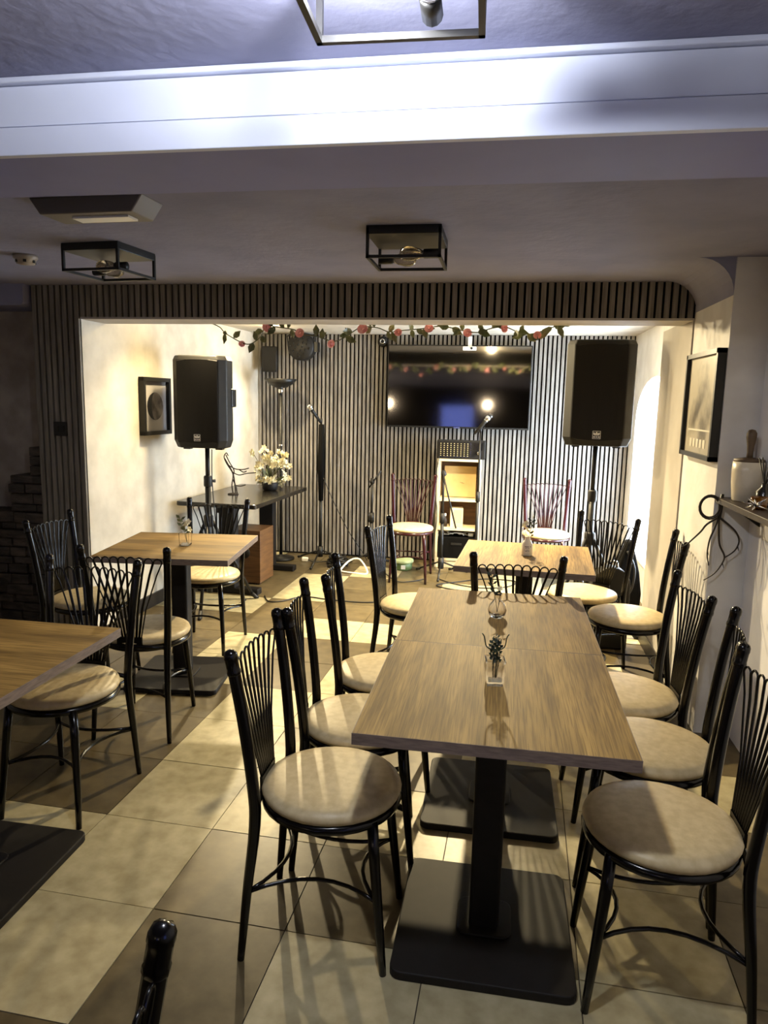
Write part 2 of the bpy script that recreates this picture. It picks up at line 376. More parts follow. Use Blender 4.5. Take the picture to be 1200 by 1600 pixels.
t = thing('emergency_light', 'grey bulkhead emergency light on ceiling behind the white beam', 'emergency light', (-1.40, 2.36, ZC), -.04)
obj('body', MB().prism([(-.21, 0), (.21, 0), (.17, -.055), (-.17, -.055)], -.07, .07, Matrix(((1, 0, 0), (0, 0, 1), (0, 1, 0)))), mat('grey_plastic', srgb(104, 98, 92), .5), t, bevel=.004)
obj('diffuser', MB().box((.03, -.0, -.058), (.21, .06, .008)), M_whitep, t)
t = thing('smoke_alarm', 'round white smoke alarm on ceiling at the far left', 'smoke alarm', (-2.29, 3.22, ZC))
obj('body', MB().lathe([(.055, 0), (.055, -.014), (.046, -.022), (.04, -.04), (.0, -.044)], 20), mat('ivory_plastic', srgb(150, 140, 128), .5), t)
v = MB()
for k in range(6):
    a = k*PI/3; v.box((.044*math.cos(a), .044*math.sin(a), -.03), (.005, .014, .012), RZ(a))
obj('vents', v, M_black, t)
def spot(x, y, label, k=1.0, down=1.0, tilt=None):
    t = thing('downlight', label, 'ceiling light', (x, y, 2.175), 0, 'stage downlights')
    obj('rim', MB().lathe([(.055, 0), (.055, -.008), (.04, -.012), (.036, -.004)], 20), M_whitep, t)
    obj('lamp', MB().ball((0, 0, -.016), .03, 12, (1, 1, .9)), mat('lit_spot', (1, 1, 1, 1), .5, emit=SPOT*k, ecol=WARM), t)
    def beam(w, d, cone):
        l = bpy.data.lights.new('spot_beam', 'SPOT'); l.energy = w; l.color = WARM; l.spot_size = cone; l.spot_blend = .9; l.shadow_soft_size = .03
        o = bpy.data.objects.new('spot_beam', l); COL.objects.link(o); o.parent = t; o.location = (0, 0, -.05)
        o.rotation_euler = Vector(d).to_track_quat('-Z', 'Y').to_euler()
    if down: beam(DOWN*down, (0, 0, -1), 2.3)
    if tilt: beam(FWD*tilt[0], tilt[1], 1.9)  # extra forward spot added in the fitting to light the tables
spot(-2.02, 6.05, 'lit stage downlight behind the left end of the rose garland', 1.0, .8, (.8, (.62, -.9, -.40)))
spot(-2.05, 4.72, 'lit stage downlight just behind the lintel above the left loudspeaker', .8, .55)
spot(-.17, 5.25, 'lit stage downlight hidden behind the lintel, middle of the stage', 2.2, 2.8, (1.0, (.03, -1, -.44)))
spot(.80, 5.35, 'lit stage downlight above the right loudspeaker', 1.0, 1.6)
for x_, z_, l in ((-.40, 1.50, 'round lit wall globe near the middle of the rear wall'), (-2.81, 1.49, 'round lit wall globe at the left of the rear wall')):
    t = thing('wall_globe', l, 'wall light', (x_, -4.02, z_), 0, 'globes on the rear wall')
    obj('backplate', MB().lathe([(.05, 0), (.05, .015), (.0, .02)], 14, axis=RX(-PI/2)), M_black, t)
    obj('globe', MB().ball((0, .09, 0), .075, 14), mat('lit_globe', (1, 1, 1, 1), .5, emit=GLOBE, ecol=(1, .82, .56)), t)
    obj('arm', MB().tube([(0, .01, 0), (0, .04, 0)], .012), M_black, t)

# ------------------------------------------------------------------ chairs
def make_chair(frame):
    t = bpy.data.objects.new('fan_back_chair', None); COL.objects.link(t); t.empty_display_size = .1
    obj('seat', MB().lathe([(.0, .438), (.17, .438), (.196, .444), (.201, .456), (.196, .468), (.175, .4765), (.12, .481), (.0, .483)], 36), M_vinyl, t)
    obj('seat_ring', MB().tube([(.188*math.cos(2*PI*k/32), .188*math.sin(2*PI*k/32), .428) for k in range(32)], .0145, 8, closed=True), frame, t)
    for s in (-1, 1):
        obj('leg', MB().tube([(s*.126, .142, .432), (s*.135, .15, .33), (s*.15, .172, .12), (s*.156, .184, 0)], [.0155, .0155, .0125, .010], 10), frame, t)
        P = spline([(s*.176, -.215, 0), (s*.168, -.198, .2), (s*.163, -.176, .40), (s*.168, -.178, .52), (s*.181, -.200, .72), (s*.192, -.226, .885)], 4)
        n = len(P); rr = [.010+.0065*min(1, i/(n*.4)) for i in range(n)]
        p = obj('back_post', MB().tube(P, rr, 10), frame, t)
        d = (P[-1]-P[-3]).normalized(); e = P[-1]
        q = MB().tube([e-d*.047, e-d*.044, e-d*.035, e-d*.031, e-d*.006, e-d*.002, e+d*.010, e+d*.018, e+d*.023], [.0166, .0184, .0184, .0170, .0172, .0184, .0180, .0145, .004], 10)
        obj('finial', q, frame, p)
    obj('hub_rail', MB().tube([(-.165, -.176, .435), (-.08, -.19, .44), (0, -.195, .442), (.08, -.19, .44), (.165, -.176, .435)], .009, 8)
        .box((0, -.194, .462), (.115, .008, .045)), frame, t)
    for k in range(9):
        c = (k-4)*.0378; cb = c*.29; w = .0172
        bow = lambda x, z: -.190-.040*max(0, (z-.46)/.42)-.016*(1-(x/.17)**2)*max(0, min(1, (z-.46)/.3))
        zt = .862-.010*(k-4)**2/16
        L_ = [(cb-.003, .452), (c*.52-w*.42, .62), (c*.86-w*.82, .78), (c-w, zt-w)]
        Rr = [(cb+.003, .452), (c*.52+w*.42, .62), (c*.86+w*.82, .78), (c+w, zt-w)]
        arc = [(c-w*math.cos(PI*i/6), zt-w+w*math.sin(PI*i/6)) for i in range(1, 6)]
        obj('back_rod', MB().tube([(x_, bow(x_, z_), z_) for x_, z_ in L_+arc+Rr[::-1]], .0033, 5), frame, t)
    fl_, rl = (.146, .164, .205), (.170, -.197, .205)
    def bowed(a, b, m): return [Vector(a)*(1-u)**2+Vector(m)*2*u*(1-u)+Vector(b)*u*u for u in [i/8 for i in range(9)]]
    for a, b, m in (((-fl_[0], fl_[1], .205), (-rl[0], rl[1], .205), (-.03, -.015, .225)), (fl_, rl, (.03, -.015, .225)),
                    ((-fl_[0], fl_[1], .21), fl_, (0, .03, .225)), ((-rl[0], rl[1], .21), rl, (0, -.06, .225))):
        obj('stretcher', MB().tube(bowed(a, b, m), .0062, 6), frame, t)
    return t
CH0 = make_chair(M_chair); CH1 = make_chair(M_burg); used = [0, 0]
def chair(x, y, face, label, red=False):
    i = 1 if red else 0; src = (CH0, CH1)[i]; rz = math.radians(face-90)
    if not used[i]: src.location = (x, y, 0); src.rotation_euler = (0, 0, rz); o = src; used[i] = 1
    else: o = dup(src, (x, y, 0), rz)
    return tag(o, label, 'chair', 'fan-backed cafe chairs')
chair(-.44, 1.865, 0, 'black fan-back chair at near left corner of the long table, nearest of three there')
chair(-.44, 2.29, 8, 'black fan-back chair, middle of three along the left side of the long table')
chair(-.43, 2.74, 8, 'black fan-back chair at far end of the row along the long table\'s left side')
chair(-.42, 3.74, -8, 'black fan-back chair with striped shadow on cream seat, left of small far table')
chair(.46, 1.845, 180, 'black fan-back chair at near right corner of the long table, nearest of four there')
chair(.515, 2.29, 166, 'black fan-back chair, second along the long table\'s right side from its near end')
chair(.50, 2.72, 184, 'black fan-back chair, third along the long table\'s right side from its near end')
chair(.69, 3.78, 174, 'black fan-back chair against the white pier under the framed picture')
chair(.50, 4.20, 229, 'black fan-back chair at far right corner of the small far table')
chair(.09, 3.30, 90, 'black fan-back chair between long table and small far table, back towards us')
chair(-2.17, 3.45, 0, 'black fan-back chair in front of the left slatted pier')
chair(-1.62, 3.02, 96, 'black fan-back chair on near side of left vase table, back towards us')
chair(-1.78, 4.10, -86, 'black fan-back chair on far side of left vase table below the loudspeaker')
chair(-1.60, 2.34, -90, 'black fan-back chair tucked into the bare table at the left edge')
chair(-.615, .545, 180, 'black fan-back chair of which only one post tip shows, bottom foreground')
chair(-.76, 6.10, -88, 'burgundy fan-back chair by stage wall over the green tub', True)
chair(.40, 6.12, -90, 'burgundy fan-back chair by stage wall beneath right end of television', True)

# ------------------------------------------------------------------ tables
def make_table():
    t = bpy.data.objects.new('pedestal_table', None); COL.objects.link(t)
    w, d = .68, .70
    obj('tabletop', MB().bx(-w/2+.0015, w/2-.0015, -d/2+.0015, d/2-.0015, .72, .75), M_wood, t)
    e = MB(); c4 = ((-1, -1), (1, -1), (1, 1), (-1, 1))
    e.add([(a*(w/2-i), b*(d/2-i), z) for i, z in ((0, .7195), (0, .7497), (.0014, .7497), (.0014, .7195)) for a, b in c4],
          [(4*i+k, 4*i+(k+1) % 4, (4*i+4) % 16+(k+1) % 4, (4*i+4) % 16+k) for i in range(4) for k in range(4)])
    obj('edge_band', e, M_edge, t)
    obj('column', MB().prism(rounded(.088, .088, .012), .03, .69), M_base, t)
    obj('top_bracket', MB().box((0, 0, .705), (.42, .06, .03)).box((0, 0, .705), (.06, .42, .03)), M_base, t)
    obj('base_plate', MB().prism(rounded(.50, .50, .03), 0, .026).prism(rounded(.16, .16, .03), .026, .034), M_base, t, bevel=.005)
    return t
T0 = make_table(); T0.location = (.010, 1.947, 0)
tag(T0, 'wood-topped pedestal table with crystal vase, near half of the long table', 'table', 'wood pedestal tables')
dup(T0, (.012, 2.649, 0), PI, 'wood-topped pedestal table with round bud vase, far half of the long table')
dup(T0, (.148, 3.79, 0), -.06, 'wood-topped pedestal table standing alone below the mixer, white bottle on it')
dup(T0, (-1.705, 3.575, 0), PI/2+.12, 'wood-topped pedestal table with leafy glass jar by the left loudspeaker')
dup(T0, (-1.63, 1.865, 0), PI/2, 'bare wood-topped pedestal table cut by the left frame edge')

# vases on the tables
def sprig(mb, base, tip, n, ln, wd):
    b, e = Vector(base), Vector(tip); d = e-b
    mb.tube([b, b+d*.5+Vector((.002, 0, 0)), e], .0014, 4)
    for k in range(n):
        p = b+d*(.45+.55*k/max(1, n-1)); a = k*2.4
        q = Vector((math.cos(a), math.sin(a), .7)).normalized(); s = q.orthogonal().normalized()*wd
        mb.add([p, p+q*ln*.5+s, p+q*ln, p+q*ln*.5-s], [(0, 1, 2, 3)])
def blossom(mb, c, r, n=5, up=Vector((0, -.5, .8))):
    up = up.normalized(); u = up.orthogonal().normalized(); w = up.cross(u); c = Vector(c)
    for k in range(n):
        a = 2*PI*k/n; d = u*math.cos(a)+w*math.sin(a); s = up.cross(d)
        mb.add([c, c+d*r*.6+s*r*.38+up*r*.2, c+d*r+up*r*.35, c+d*r*.6-s*r*.38+up*r*.2], [(0, 1, 2, 3)])
t = thing('crystal_vase', 'square cut-crystal vase with dark sprig on near half of long table', 'vase', (.008, 1.985, .75), .1)
v = MB(); rings = [(.022, 0), (.026, .02), (.029, .045), (.026, .062), (.029, .075), (.024, .074), (.022, .05), (.019, .012)]
ov = []
for w_, z_ in rings: ov += [(a*w_, b*w_, z_) for a, b in ((-1, -1), (1, -1), (1, 1), (-1, 1))]
fs = [(0, 3, 2, 1)]+[(4*i+k, 4*i+(k+1) % 4, 4*i+4+(k+1) % 4, 4*i+4+k) for i in range(len(rings)-1) for k in range(4)]+[(28, 29, 30, 31)]
v.add(ov, fs)
obj('glass', v, mat('cut_crystal', (1, 1, 1, 1), .04, trans=1, bump=.4, bscale=160, bdist=.002), t)
s = MB()
for dx, dy, h_ in ((0, 0, .14), (.008, .006, .135), (-.009, .004, .13), (.003, -.008, .138), (-.012, 0, .12), (.012, -.004, .125)): sprig(s, (dx*.4, dy*.4, .02), (dx, dy, h_), 12, .013, .005)
for dx in (-.034, .03): s.tube(spline([(dx*.2, 0, .10), (dx*.8, -.004, .112), (dx, -.004, .14), (dx*1.2, -.004, .15)], 4), .0022, 4)
obj('sprig', s, M_leafd, t)
t = thing('bud_vase', 'round clear bud vase with tiny white flower on far half of long table', 'vase', (.009, 2.635, .75))
obj('glass', MB().lathe([(.02, 0), (.031, .012), (.035, .03), (.029, .05), (.014, .07), (.013, .088), (.017, .095), (.0145, .095), (.0105, .086), (.011, .07), (.026, .048), (.031, .03), (.027, .014), (.0, .008)], 18), M_glass, t)
s = MB(); sprig(s, (0, 0, .02), (-.03, 0, .175), 12, .026, .006); sprig(s, (0, 0, .02), (.008, 0, .11), 2, .01, .003)
obj('sprig', s, M_leafd, t)
b = MB(); blossom(b, (.006, -.006, .112), .013); blossom(b, (.010, .004, .118), .011, up=Vector((.6, 0, .8)))
obj('blossom', b, M_petal, t)
t = thing('bottle_vase', 'white label bottle with cream flower on the small far table', 'vase', (.155, 3.80, .75))
obj('bottle', MB().lathe([(.026, 0), (.029, .004), (.029, .062), (.022, .076), (.014, .086), (.014, .10), (.0165, .104), (.012, .104), (.011, .08), (.0, .07)], 20), mat('white_ceramic', srgb(238, 234, 222), .25), t)
lb = MB()
for k, (w_, z_) in enumerate(((.036, .052), (.02, .044), (.028, .034), (.022, .028))):
    for q in range(7):
        if (q*3+k) % 5 == 0: continue
        a = -PI/2+(q-3)*.19*w_/.036; lb.box((.0293*math.cos(a), .0293*math.sin(a), z_), (.0035, .001, .005 if k == 0 else .002), RZ(a+PI/2))
obj('lettering', lb, M_black, t)
s = MB(); sprig(s, (0, 0, .05), (.02, 0, .2), 12, .03, .007); sprig(s, (0, 0, .05), (.034, 0, .17), 6, .02, .006); obj('sprig', s, M_leafd, t)
b = MB(); b.tube([(0, 0, .06), (-.012, 0, .13)], .002, 4)
for k in range(5): blossom(b, (-.014+.008*math.cos(k*1.3), .008*math.sin(k*1.3), .135+.01*k), .016, up=Vector((math.cos(k*1.3), math.sin(k*1.3)-.5, .8)))
obj('blossom', b, M_petal, t)
t = thing('glass_jar', 'square glass jar with green leaves and white flower on left table', 'vase', (-1.68, 3.585, .75), .1)
v = MB(); rings = [(.026, 0), (.027, .07), (.0245, .07), (.0235, .008)]; ov = []
for w_, z_ in rings: ov += [(a*w_, b*w_, z_) for a, b in ((-1, -1), (1, -1), (1, 1), (-1, 1))]
v.add(ov, [(0, 3, 2, 1)]+[(4*i+k, 4*i+(k+1) % 4, 4*i+4+(k+1) % 4, 4*i+4+k) for i in range(3) for k in range(4)]+[(12, 13, 14, 15)])
obj('glass', v, M_glass, t)
s = MB(); sprig(s, (.01, 0, .012), (-.028, 0, .145), 10, .034, .009); sprig(s, (.01, 0, .012), (-.008, 0, .125), 5, .03, .008); obj('sprig', s, M_leaf, t)
b = MB()
for k in range(6): blossom(b, (.012+.01*math.cos(k*1.1), .01*math.sin(k*1.1), .085+.009*k), .018, up=Vector((math.cos(k*1.1), math.sin(k*1.1)-.6, .6)))
obj('blossom', b, M_petal, t)

# ------------------------------------------------------------------ stage: television, loudspeakers, small wall gear
t = thing('television', 'large black flat television on the slatted stage wall', 'television', (-.435, 6.825, 1.69))
obj('housing', MB().bx(-.672, .672, -.03, .03, -.385, .385), M_plastic, t, bevel=.006)
obj('screen', MB().bx(-.66, .66, -.0345, -.029, -.368, .375), M_mirror, t)
obj('badge', MB().bx(-.03, .03, -.036, -.030, -.382, -.374), M_chrome, t)
obj('bracket', MB().bx(-.2, .2, .03, .045, -.2, .2), M_black, t)
t = thing('sensor_box', 'small white sensor clipped to top edge of the television', 'sensor', (-.34, 6.80, 2.08))
obj('body', MB().bx(-.062, .062, -.05, -.012, -.055, -.02), M_whitep, t, bevel=.004)
obj('lens', MB().lathe([(.011, 0), (.011, .006), (0, .008)], 12, (.02, -.05, -.037), axis=RX(PI/2)), M_black, t)
obj('clip', MB().bx(-.015, .02, -.03, .0, -.022, .07), M_whitep, t)
t = thing('dome_camera', 'small round black camera at left of the television top', 'camera', (-1.165, 6.878, 2.105))
obj('body', MB().lathe([(.05, 0), (.052, .02), (.04, .05), (.026, .06)], 20, axis=RX(PI/2)), M_plastic, t)
obj('lens_ring', MB().tube([(.02*math.cos(2*PI*k/16), -.062, .02*math.sin(2*PI*k/16)) for k in range(16)], .005, 6, closed=True), M_chrome, t)
t = thing('wall_speaker', 'small black box speaker high in left corner of the stage wall', 'speaker', (-2.27, 6.79, 1.925), .25)
obj('cabinet', MB().bx(-.075, .075, -.06, .06, -.12, .12), M_plastic, t, bevel=.01)
obj('grille', MB().bx(-.066, .066, -.066, -.058, -.11, .11), M_grille, t)
obj('bracket', MB().bx(-.02, .02, .06, .085, -.04, .04), M_black, t)
t = thing('stage_light', 'round black stage lamp under the left half of the rose garland', 'stage light', (-1.93, 6.72, 2.04))
obj('can', MB().lathe([(.10, -.11), (.128, -.09), (.13, .02), (.118, .04), (.0, .045)], 28, axis=RX(PI/2)), M_plastic, t)
ln = MB()
for k in range(18):
    a = k*2.4; r_ = .024*math.sqrt(k+.5); ln.lathe([(.012, 0), (.009, .004), (0, .006)], 8, (r_*math.cos(a), -.044, r_*math.sin(a)), axis=RX(PI/2))
obj('lens', ln, M_plastic, t)
obj('yoke', MB().box((.145, .03, .0), (.03, .09, .09)).box((-.0, .12, .0), (.06, .06, .04)).tube([(-.13, 0, 0), (-.14, 0, .1), (0, .0, .128), (.14, 0, .1), (.13, 0, 0)], .008, 6), M_black, t)

def loudspeaker(loc, rz, w, h, d, label):
    t = thing('loudspeaker', label, 'loudspeaker', loc, rz, 'loudspeakers on stands')
    c = .05*w/.4; fw = w/2
    out = [(-fw, -d/2+c), (-fw+c, -d/2), (fw-c, -d/2), (fw, -d/2+c), (fw*.96, d*.05), (fw*.66, d/2), (-fw*.66, d/2), (-fw*.96, d*.05)]
    ins = [(x_*.90, y_*.90) for x_, y_ in out]
    m = MB(); n = 8; L_ = [(ins, 0), (out, .055), (out, h-.03), ([(x_*.93, y_*.95) for x_, y_ in out], h)]
    vs = [(x_, y_, z_) for o_, z_ in L_ for x_, y_ in o_]
    m.add(vs, [tuple(range(n))[::-1]]+[(i*n+k, i*n+(k+1) % n, (i+1)*n+(k+1) % n, (i+1)*n+k) for i in range(3) for k in range(n)]+[tuple(range(3*n, 4*n))])
    obj('cabinet', m, M_plastic, t, bevel=.008)
    gx = fw-c*1.05
    gp = [(-gx, .045), (gx, .045), (gx, h-.045), (gx*.8, h-.025), (-gx*.8, h-.025), (-gx, h-.045)]
    k = 8; g = MB(); cols = []
    for i in range(k+1):
        x_ = -gx+2*gx*i/k; y_ = -d/2-.003-.012*(1-(x_/gx)**2); cols.append((x_, y_))
    vs = []
    for x_, y_ in cols: vs += [(x_, y_, .04+.012*abs(x_/gx)**3), (x_, y_, h-.03-.012*abs(x_/gx)**3), (x_, -d/2+.004, .04), (x_, -d/2+.004, h-.03)]
    fs = []
    for i in range(k):
        a, b_ = 4*i, 4*i+4; fs += [(a, b_, b_+1, a+1), (a, a+2, b_+2, b_), (a+1, b_+1, b_+3, a+3)]
    fs += [(0, 1, 3, 2), (4*k, 4*k+2, 4*k+3, 4*k+1)]
    g.add(vs, fs); obj('grille', g, M_grille, t)
    for s in (-1, 1):
        obj('handle', MB().box((s*(fw*.94), .02, h*.55), (.03, .09, .13)), M_black, t, bevel=.008)
        obj('foot', MB().box((s*fw*.6, -.06, -.006), (.05, .05, .014)), M_black, t)
    u = .0026*w/.4; bz = .075; by = -d/2-.0155; e = MB()
    for a, b_, c_, d_ in ((-9, -8, -9, 9), (8, 9, -9, 9), (-9, 9, 8, 9), (-9, 9, -9, -8), (-6, 6, -1, 1.4), (-5, 5, 2, 4), (-7, -4.4, 1, 5.4), (4.4, 7, 1, 5.4), (-1.6, 1.6, 3, 6.6), (-7, -3, -6, -3.4), (-1.6, 1.6, -6, -3.4), (3, 7, -6, -3.4)):
        e.bx(a*u, b_*u, by-.002, by, bz+c_*u, bz+d_*u)
    obj('badge', e, mat('badge_silver', srgb(225, 225, 225), .3), t, label='small square silver emblem')
    return t
loudspeaker((-2.12, 4.92, 1.19), .02, .40, .645, .33, 'black loudspeaker on stand by cream wall with moon picture')
loudspeaker((.62, 4.98, 1.285), -.12, .435, .68, .36, 'black loudspeaker on stand beside the arched window')
def stand(loc, rz, top, r, label, feet=.14):
    t = thing('speaker_stand', label, 'stand', loc, rz, 'tripod loudspeaker stands')
    obj('pole', MB().tube([(0, 0, .10), (0, 0, .95)], .021, 12).tube([(0, 0, .9), (0, 0, top)], .0165, 12), M_black, t)
    c = obj('collar', MB().lathe([(.028, .90), (.03, .91), (.03, .97), (.026, .98)], 14), M_plastic, t)
    obj('knob', MB().tube([(.02, 0, .94), (.055, 0, .94)], [.008, .014], 8), M_plastic, c)
    obj('leg_hub', MB().lathe([(.03, .60), (.036, .61), (.036, .68), (.028, .69)], 14), M_plastic, t)
    obj('brace_hub', MB().lathe([(.027, .2), (.03, .21), (.03, .25), (.027, .26)], 14), M_plastic, t)
    for k in range(3):
        a = 2*PI*k/3; u = Vector((math.cos(a), math.sin(a), 0))
        leg = obj('leg', MB().tube([u*.03+Vector((0, 0, .64)), u*r*.93+Vector((0, 0, .03))], .0125, 8), M_black, t)
        obj('rubber_foot', MB().tube([u*r*.9+Vector((0, 0, .05)), u*r+Vector((0, 0, .012)), u*(r+.02)+Vector((0, 0, .008))], [.016, .016, .010], 8), M_plastic, leg)
        obj('brace', MB().tube([u*.025+Vector((0, 0, .23)), u*(.03+(r*.93-.03)*.5)+Vector((0, 0, .335))], .008, 6), M_black, t)
stand((-2.12, 4.92, 0), math.radians(42), 1.19, .37, 'black tripod stand holding the loudspeaker by cream wall')
stand((.62, 4.98, 0), math.radians(95), 1.285, .36, 'black tripod stand holding the loudspeaker beside arched window')

# rose garland under the lintel
t = thing('rose_garland', 'artificial garland of pink roses and leaves strung below the lintel', 'garland', (0, 4.385, -.058)); t.scale = (1.03, 1, 1.03)
gp = [(-1.80, 2.01), (-1.74, 1.985), (-1.70, 1.947), (-1.60, 1.895), (-1.54, 1.885), (-1.475, 1.93), (-1.445, 1.99), (-1.36, 1.985), (-1.27, 1.972), (-1.225, 1.945), (-1.13, 1.935), (-1.027, 1.905), (-.95, 1.93),
      (-.86, 1.985), (-.76, 1.985), (-.69, 1.962), (-.604, 1.972), (-.5, 1.982), (-.381, 1.996), (-.28, 1.976), (-.175, 1.96), (-.09, 1.985), (-.014, 1.992), (.06, 1.965), (.13, 1.955), (.203, 1.975), (.27, 1.998), (.34, 1.998)]
GP = spline([(x_, .012*math.sin(9*x_), z_) for x_, z_ in gp], 4)
obj('stem', MB().tube(GP, .0032, 5), M_stem, t)
obj('thread', MB().tube([(-1.80, 0, 2.01), (-1.78, 0, 2.012)], .002, 4).tube([(.34, 0, 1.998), (.36, 0, 2.011)], .002, 4), M_cream, t)
ro = MB(); c_ = Vector((0, 0, 0))
for ring, (n_, r_, tilt) in enumerate(((3, .010, .95), (5, .020, .7), (6, .030, .38))):
    for k in range(n_):
        a = 2*PI*(k+.5*ring)/n_; d_ = Vector((math.cos(a), 0, math.sin(a))); s_ = Vector((-math.sin(a), 0, math.cos(a))); f_ = Vector((0, -1, 0))
        o0 = d_*r_*.25; tip = d_*r_+f_*r_*tilt*.9
        ro.add([o0+s_*r_*.3, o0-s_*r_*.3, tip*.75-s_*r_*.62, tip-s_*r_*.3, tip+s_*r_*.3, tip*.75+s_*r_*.62], [(0, 1, 2, 3, 4, 5)])
ro.ball((0, -.008, 0), .009, 8)
rme = ro.mesh('rose', M_rose)
for x_, z_, s_ in ((-1.596, 1.885, .62), (-1.437, 1.982, .95), (-1.229, 1.952, .85), (-1.039, 1.892, .75), (-.846, 1.975, .95), (-.635, 1.958, .7), (-.451, 1.982, .8), (-.231, 1.958, .8), (-.024, 1.985, .8), (.169, 1.948, .7)):
    o = link('rose', rme, t, (x_, -.012, z_)); o.scale = (s_, s_, s_*1.1); o.rotation_euler = (random.uniform(-.4, .5), random.uniform(0, 6), random.uniform(-.6, .6))
lm = MB().add([(0, 0, 0), (.012, -.003, .012), (.015, -.002, .028), (0, -.004, .052), (-.015, -.002, .028), (-.012, -.003, .012), (0, .004, .026)],
              [(0, 1, 6), (1, 2, 6), (2, 3, 6), (3, 4, 6), (4, 5, 6), (5, 0, 6)]).mesh('leaf', M_leaf)
for i, x_ in enumerate((-1.70, -1.69, -1.65, -1.52, -1.50, -1.475, -1.46, -1.40, -1.385, -1.33, -1.31, -1.29, -1.13, -1.115, -1.10, -.95, -.935, -.92, -.905, -.80, -.79, -.775, -.70, -.69, -.675, -.56, -.545, -.53, -.49, -.475, -.40, -.35, -.335, -.32, -.27, -.255, -.17, -.155, -.14, -.09, -.075, -.06, .04, .055, .07, .09, .11, .13, .22, .235, .25, .28, .30, .32)):
    p = min(GP, key=lambda q: abs(q.x-x_)); o = link('leaf', lm, t, (x_, p.y-.004, p.z))
    o.rotation_euler = (random.uniform(-.5, .5), random.choice((random.uniform(1.0, 2.9), random.uniform(3.4, 5.4), random.uniform(-.8, .8))), random.uniform(-.7, .7)); s_ = random.uniform(1.0, 1.5); o.scale = (s_, s_, s_)

# pictures
t = thing('moon_picture', 'narrow framed crescent moon picture on the cream stage wall', 'picture', (leftx(4.89)+.012, 4.89, 1.475), -.049)
W, H, B = .38, .41, .028
f = MB().bx(-.01, .03, -W/2, W/2, H/2-B, H/2).bx(-.01, .03, -W/2, W/2, -H/2, -H/2+B).bx(-.01, .03, -W/2, -W/2+B, -H/2, H/2).bx(-.01, .03, W/2-B, W/2, -H/2, H/2)
obj('frame', f, M_black, t)
obj('mat_board', MB().bx(-.008, .004, -W/2+B, W/2-B, -H/2+B, H/2-B), mat('grey_mount', srgb(150, 146, 143), .7), t)
mo = MB(); n = 20; ou = [(.11*math.cos(PI*.5+2*PI*k/n), .10*math.sin(PI*.5+2*PI*k/n)) for k in range(n)]
mo.add([(.0055, a, b_) for a, b_ in ou], [tuple(range(n))])
obj('print', mo, mat('grey_moon', srgb(120, 112, 106), .8, c2=srgb(70, 64, 60), scale=14), t)
cr = MB(); vs = []
for k in range(11):
    a = PI*.5+PI*k/10; vs += [(.0065, .11*math.cos(a), .10*math.sin(a)), (.0065, .11*math.cos(a)+.06*math.sin(PI*k/10), .10*math.sin(a))]
cr.add(vs, [(2*k, 2*k+2, 2*k+3, 2*k+1) for k in range(10)])
obj('crescent', cr, M_black, t)
t = thing('framed_photograph', 'black framed old street photograph on the white right pier', 'picture', (.955, 3.73, 1.56), 0)
W, H, B = .56, .51, .022
f = MB().bx(-.025, .014, -W/2, W/2, H/2-B, H/2).bx(-.025, .014, -W/2, W/2, -H/2, -H/2+B).bx(-.025, .014, -W/2, -W/2+B, -H/2, H/2).bx(-.025, .014, W/2-B, W/2, -H/2, H/2)
obj('frame', f, M_black, t)
def photo():
    m, tt, b = newmat('sepia_photograph'); N, L = tt.nodes, tt.links
    tc = N.new('ShaderNodeTexCoord'); n = N.new('ShaderNodeTexNoise'); n.inputs['Scale'].default_value = 7; n.inputs['Detail'].default_value = 8
    L.new(tc.outputs['Object'], n.inputs['Vector'])
    sp = N.new('ShaderNodeSeparateXYZ'); L.new(tc.outputs['Object'], sp.inputs[0])
    def math_(op, a, b_):
        q = N.new('ShaderNodeMath'); q.operation = op
        for i, v_ in ((0, a), (1, b_)):
            if isinstance(v_, float): q.inputs[i].default_value = v_
            else: L.new(v_, q.inputs[i])
        return q.outputs[0]
    d = math_('ADD', math_('POWER', math_('ABSOLUTE', math_('DIVIDE', sp.outputs['Y'], .17), 0.0), 2.0), math_('POWER', math_('ABSOLUTE', math_('DIVIDE', math_('ADD', sp.outputs['Z'], .04), .17), 0.0), 2.0))
    v_ = math_('ADD', n.outputs['Fac'], math_('MULTIPLY', d, .16))
    r = N.new('ShaderNodeValToRGB'); e = r.color_ramp.elements
    e[0].position = .40; e[0].color = srgb(70, 64, 56); e[1].position = .72; e[1].color = srgb(168, 160, 144)
    L.new(v_, r.inputs[0]); L.new(r.outputs[0], b.inputs['Base Color']); b.inputs['Roughness'].default_value = .35
    return m
obj('print', MB().bx(-.006, .012, -W/2+B, W/2-B, -H/2+B, H/2-B), photo(), t)
cp = MB()
for k in range(5): cp.bx(-.008, -.005, -.13+.06*k, -.09+.06*k, -.205, -.165)
cp.bx(-.008, -.005, -.2, .2, -.125, -.117)
obj('caption', cp, mat('pale_print', srgb(190, 184, 168), .6), t)

# light switch on the left pier
t = thing('light_switch', 'black double light switch on the left slatted pier', 'switch', (-2.715, Y1-.002, 1.335))
obj('plate', MB().bx(-.044, .044, -.008, .003, -.044, .044), M_black, t, bevel=.003)
obj('rocker', MB().box((-.018, -.009, 0), (.02, .006, .034)), M_plastic, t); obj('rocker', MB().box((.018, -.009, 0), (.02, .006, .034)), M_plastic, t)

